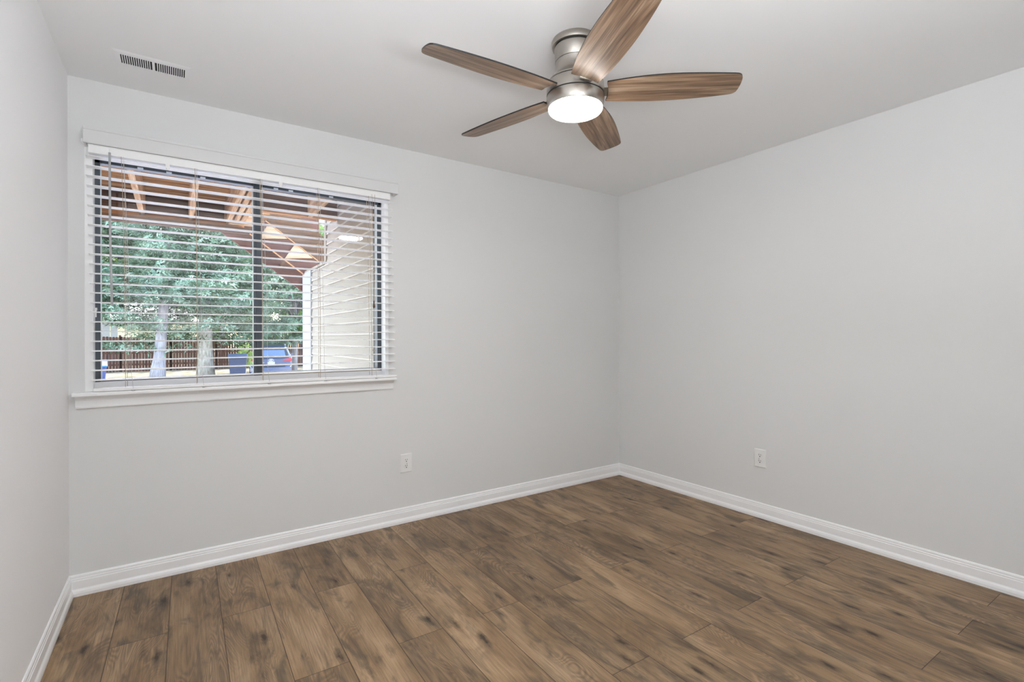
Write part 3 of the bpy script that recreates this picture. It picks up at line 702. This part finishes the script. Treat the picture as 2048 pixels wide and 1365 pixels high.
for i, x in enumerate([-38+3.9*q for q in range(20)]):
    broadleaf('leafy_tree', (x, 58+(i % 2)*9, GZ), 19, 2.8, .1, 'distant green tree in the row on the horizon', 50+i, n=7000, m='leafgreen', leaf=.8, group='distant trees on the horizon')
broadleaf('shrub', (-.60, 22.6, GZ), 1.75, .42, .5, 'small yellow-green bush between the bins and the blue car', 61, n=1500, m='leafyellow', leaf=.09, trunk_r=.02, cat='bush')

# --- parked SUV, rear toward the house
MT['carpaint'] = plain('blue_paint', (.032, .050, .115), .3, metal=.3)
MT['carpaint'].node_tree.nodes['Principled BSDF'].inputs['Coat Weight'].default_value = .8
MT['carblack'] = plain('car_black_trim', (.012, .013, .018), .5)
MT['carglass'] = plain('car_glass', (.10, .14, .22), .12, metal=.3)
MT['redlamp'] = plain('tail_lamp_red', (.32, .012, .02), .3)
MT['plateM'] = plain('plate_white', (.42, .42, .38), .6)
MT['silver'] = plain('car_silver', (.55, .57, .60), .35, metal=.9)
MT['rubber'] = plain('tyre', (.02, .02, .02), .8)
car = empty('car', (.60, 23.32, GZ), 'blue SUV parked tail-first toward the house, silver badge and red lamps', 'car', rz=-math.radians(8))
# local: x across, y forward (away from us), z up. rear at y=0
secs = []  # (y, half width low, half width waist, z floor, z waist, z top, half width top)
def ring(y, wl, ww, wt, zf, zw, zt, n=7):
    p = [(-wl*.92, zf), (-wl, zf+.12), (-ww, zw*.55+.1), (-ww*.985, zw), (-wt*1.03, zw+(zt-zw)*.85), (-wt*.88, zt-.02), (-wt*.5, zt)]
    return [(x, y, z) for x, z in p]+[(-x, y, z) for x, z in reversed(p)]
S = [ring(.00, .86, .88, .66, .34, .96, 1.00), ring(.07, .92, .935, .70, .28, 1.02, 1.055), ring(.26, .935, .945, .68, .24, 1.06, 1.48), ring(.38, .94, .95, .68, .24, 1.06, 1.62), ring(.62, .94, .95, .70, .22, 1.06, 1.655),
     ring(1.4, .94, .95, .72, .22, 1.05, 1.68), ring(2.4, .94, .95, .72, .22, 1.03, 1.67), ring(3.0, .94, .95, .68, .22, 1.02, 1.50), ring(3.5, .93, .94, .66, .22, 1.0, 1.10), ring(4.4, .90, .91, .62, .24, .88, .96), ring(4.7, .80, .82, .5, .30, .60, .74)]
mb = MB(); nR = len(S[0]); vs = [p for r in S for p in r]; fs = []
for i in range(len(S)-1):
    for k in range(nR): fs.append((i*nR+k, i*nR+(k+1) % nR, (i+1)*nR+(k+1) % nR, (i+1)*nR+k))
fs += [tuple(range(nR)), tuple((len(S)-1)*nR+k for k in reversed(range(nR)))]
mb.add(vs, fs); body = link('body', mb, 'carpaint', parent=car, smooth=True, auto=45, bevel=.02)
def Cp(name, mb, m, parent=None, **k): return link(name, mb, m, parent=parent or car, **k)
Cp('rear_window', MB().add([(-.66, .045, 1.06), (.66, .045, 1.06), (.58, .20, 1.47), (-.58, .20, 1.47), (-.66, .12, 1.06), (.66, .12, 1.06), (.58, .28, 1.47), (-.58, .28, 1.47)],
   [(0, 1, 2, 3), (4, 7, 6, 5), (0, 4, 5, 1), (3, 2, 6, 7), (0, 3, 7, 4), (1, 5, 6, 2)]), 'carglass', bevel=.01)
Cp('window_surround', MB().add([(-.80, .052, 1.035), (.80, .052, 1.035), (.66, .222, 1.52), (-.66, .222, 1.52), (-.80, .13, 1.035), (.80, .13, 1.035), (.66, .30, 1.52), (-.66, .30, 1.52)],
   [(0, 1, 2, 3), (4, 7, 6, 5), (0, 4, 5, 1), (3, 2, 6, 7), (0, 3, 7, 4), (1, 5, 6, 2)]), 'carblack')
Cp('spoiler', MB().prism([(.10, 1.50), (.12, 1.56), (.45, 1.64), (.45, 1.58)], 'x', -.62, .62), 'carpaint', bevel=.01)
Cp('spoiler_shadow_panel', MB().box(-.60, .60, .135, .22, 1.455, 1.515), 'carblack')
for s in (-1, 1):
    Cp('roof_rail', MB().tube([(s*.62, .45, 1.655), (s*.64, .6, 1.70), (s*.65, 2.2, 1.71), (s*.62, 2.5, 1.66)], .02, 8), 'silver')
    Cp('tail_lamp', MB().prism([(s*.50, .90), (s*.90, .86), (s*.925, .98), (s*.90, 1.04), (s*.56, .97)], 'y', -.015, .09), 'redlamp', bevel=.01)
    lo = Cp('bumper_lamp', MB().prism([(s*.66, .42), (s*.90, .40), (s*.93, .52), (s*.72, .53)], 'y', -.05, .03), 'redlamp', bevel=.01)
    Cp('lamp_trim', MB().bar((s*.62, -.055, .48), (s*.84, -.055, .34), .012, .03).bar((s*.84, -.055, .60), (s*.90, -.055, .66), .012, .03), 'silver', parent=lo)
    for yy in (.95, 3.75):
        wh = Cp('wheel', MB().lathe([(.20, -.11), (.33, -.11), (.355, -.07), (.355, .07), (.33, .11), (.20, .11)], 32), 'rubber', smooth=True, auto=40, loc=(s*.84, yy, .355), rot=(0, math.radians(90), 0))
        link('hub', MB().lathe([(.02, -.10), (.21, -.10), (.21, .10), (.02, .10)], 20), 'silver', parent=wh)
    Cp('mirror', MB().box(s*.95, s*1.10, 3.0, 3.1, 1.04, 1.2), 'carpaint', bevel=.02)
    Cp('exhaust', MB().tube([(s*.52, -.04, .27), (s*.52, .15, .27)], .045, 14), 'silver')
Cp('bumper', MB().prism([(-.04, .30), (-.07, .40), (-.06, .58), (.0, .66), (.08, .66), (.08, .30)], 'x', -.90, .90), 'carpaint', bevel=.02)
Cp('lower_valance', MB().box(-.80, .80, -.05, .06, .24, .32), 'carblack', bevel=.01)
Cp('bumper_step', MB().box(-.62, .62, -.062, -.03, .62, .66), 'carblack', bevel=.005)
Cp('tailgate_groove', MB().box(-.56, .56, -.008, .01, .985, 1.005), 'carblack')
Cp('license_plate', MB().box(-.165, .165, -.022, .02, .715, .855), 'plateM', bevel=.004)
em = MB()
el = [(.115*math.cos(a), -.02, .935+.062*math.sin(a)) for a in [2*math.pi*q/28 for q in range(29)]]
em.tube(el, .011, 6); em.bar((-.045, -.02, .885), (-.030, -.02, .985), .014, .022, up=(1, 0, 0)); em.bar((.030, -.02, .885), (.045, -.02, .985), .014, .022, up=(1, 0, 0)); em.bar((-.04, -.02, .928), (.04, -.02, .942), .014, .018)
Cp('badge', em, 'silver')
Cp('chrome_letters', MB().box(-.50, -.30, -.012, .0, .80, .83), 'silver', bevel=.003)

# --- wheelie bins
MT['binnavy'] = plain('navy_plastic', (.016, .020, .045), .6)
MT['binlid'] = plain('dark_lid', (.03, .045, .08), .4)
MT['binblue'] = plain('blue_plastic', (.018, .028, .10), .6)
MT['cyanlid'] = plain('bright_blue_lid', (.02, .11, .30), .6)
def bin_(loc, rz, label, body, lid, s=1.0):
    o = empty('wheelie_bin', loc, label, 'bin', 'wheeled bins in the parking area', rz)
    b_ = MB(); lo = [(-.22, -.24), (.22, -.24), (.22, .24), (-.22, .24)]; hi = [(-.29, -.33), (.29, -.33), (.29, .33), (-.29, .33)]
    v = [(x*s, y*s, .05*s) for x, y in lo]+[(x*s, y*s, 1.0*s) for x, y in hi]
    b_.add(v, [(3, 2, 1, 0), (4, 5, 6, 7), (0, 1, 5, 4), (1, 2, 6, 5), (2, 3, 7, 6), (3, 0, 4, 7)])
    link('body', b_, body, parent=o, bevel=.02)
    ld = MB(); ld.prism([(-.36*s, 1.0*s), (-.36*s, 1.03*s), (-.15*s, 1.13*s), (.20*s, 1.15*s), (.36*s, 1.06*s), (.36*s, 1.0*s)], 'x', -.31*s, .31*s)
    link('lid', ld, lid, parent=o, bevel=.015)
    link('handle', MB().tube([(-.22*s, .40*s, 1.02*s), (.22*s, .40*s, 1.02*s)], .018, 8), body, parent=o)
    for q in (-1, 1):
        link('wheel', MB().lathe([(.02, -.03), (.11, -.03), (.11, .03), (.02, .03)], 18), 'rubber', parent=o, loc=(q*.22*s, .26*s, .11), rot=(0, math.radians(90), 0))
    link('label_patch', MB().box(-.07, .07, -.275*s, -.265*s, .55, .60), 'plateM', parent=o)
    return o
bin_((-1.02, 21.0, GZ), -.12, 'dark navy wheeled bin standing left of the blue SUV', 'binnavy', 'binlid', 1.16)
bin_((-5.20, 15.0, GZ), .1, 'blue wheeled bin with a bright blue lid at the left of the view', 'binblue', 'cyanlid', 1.22)
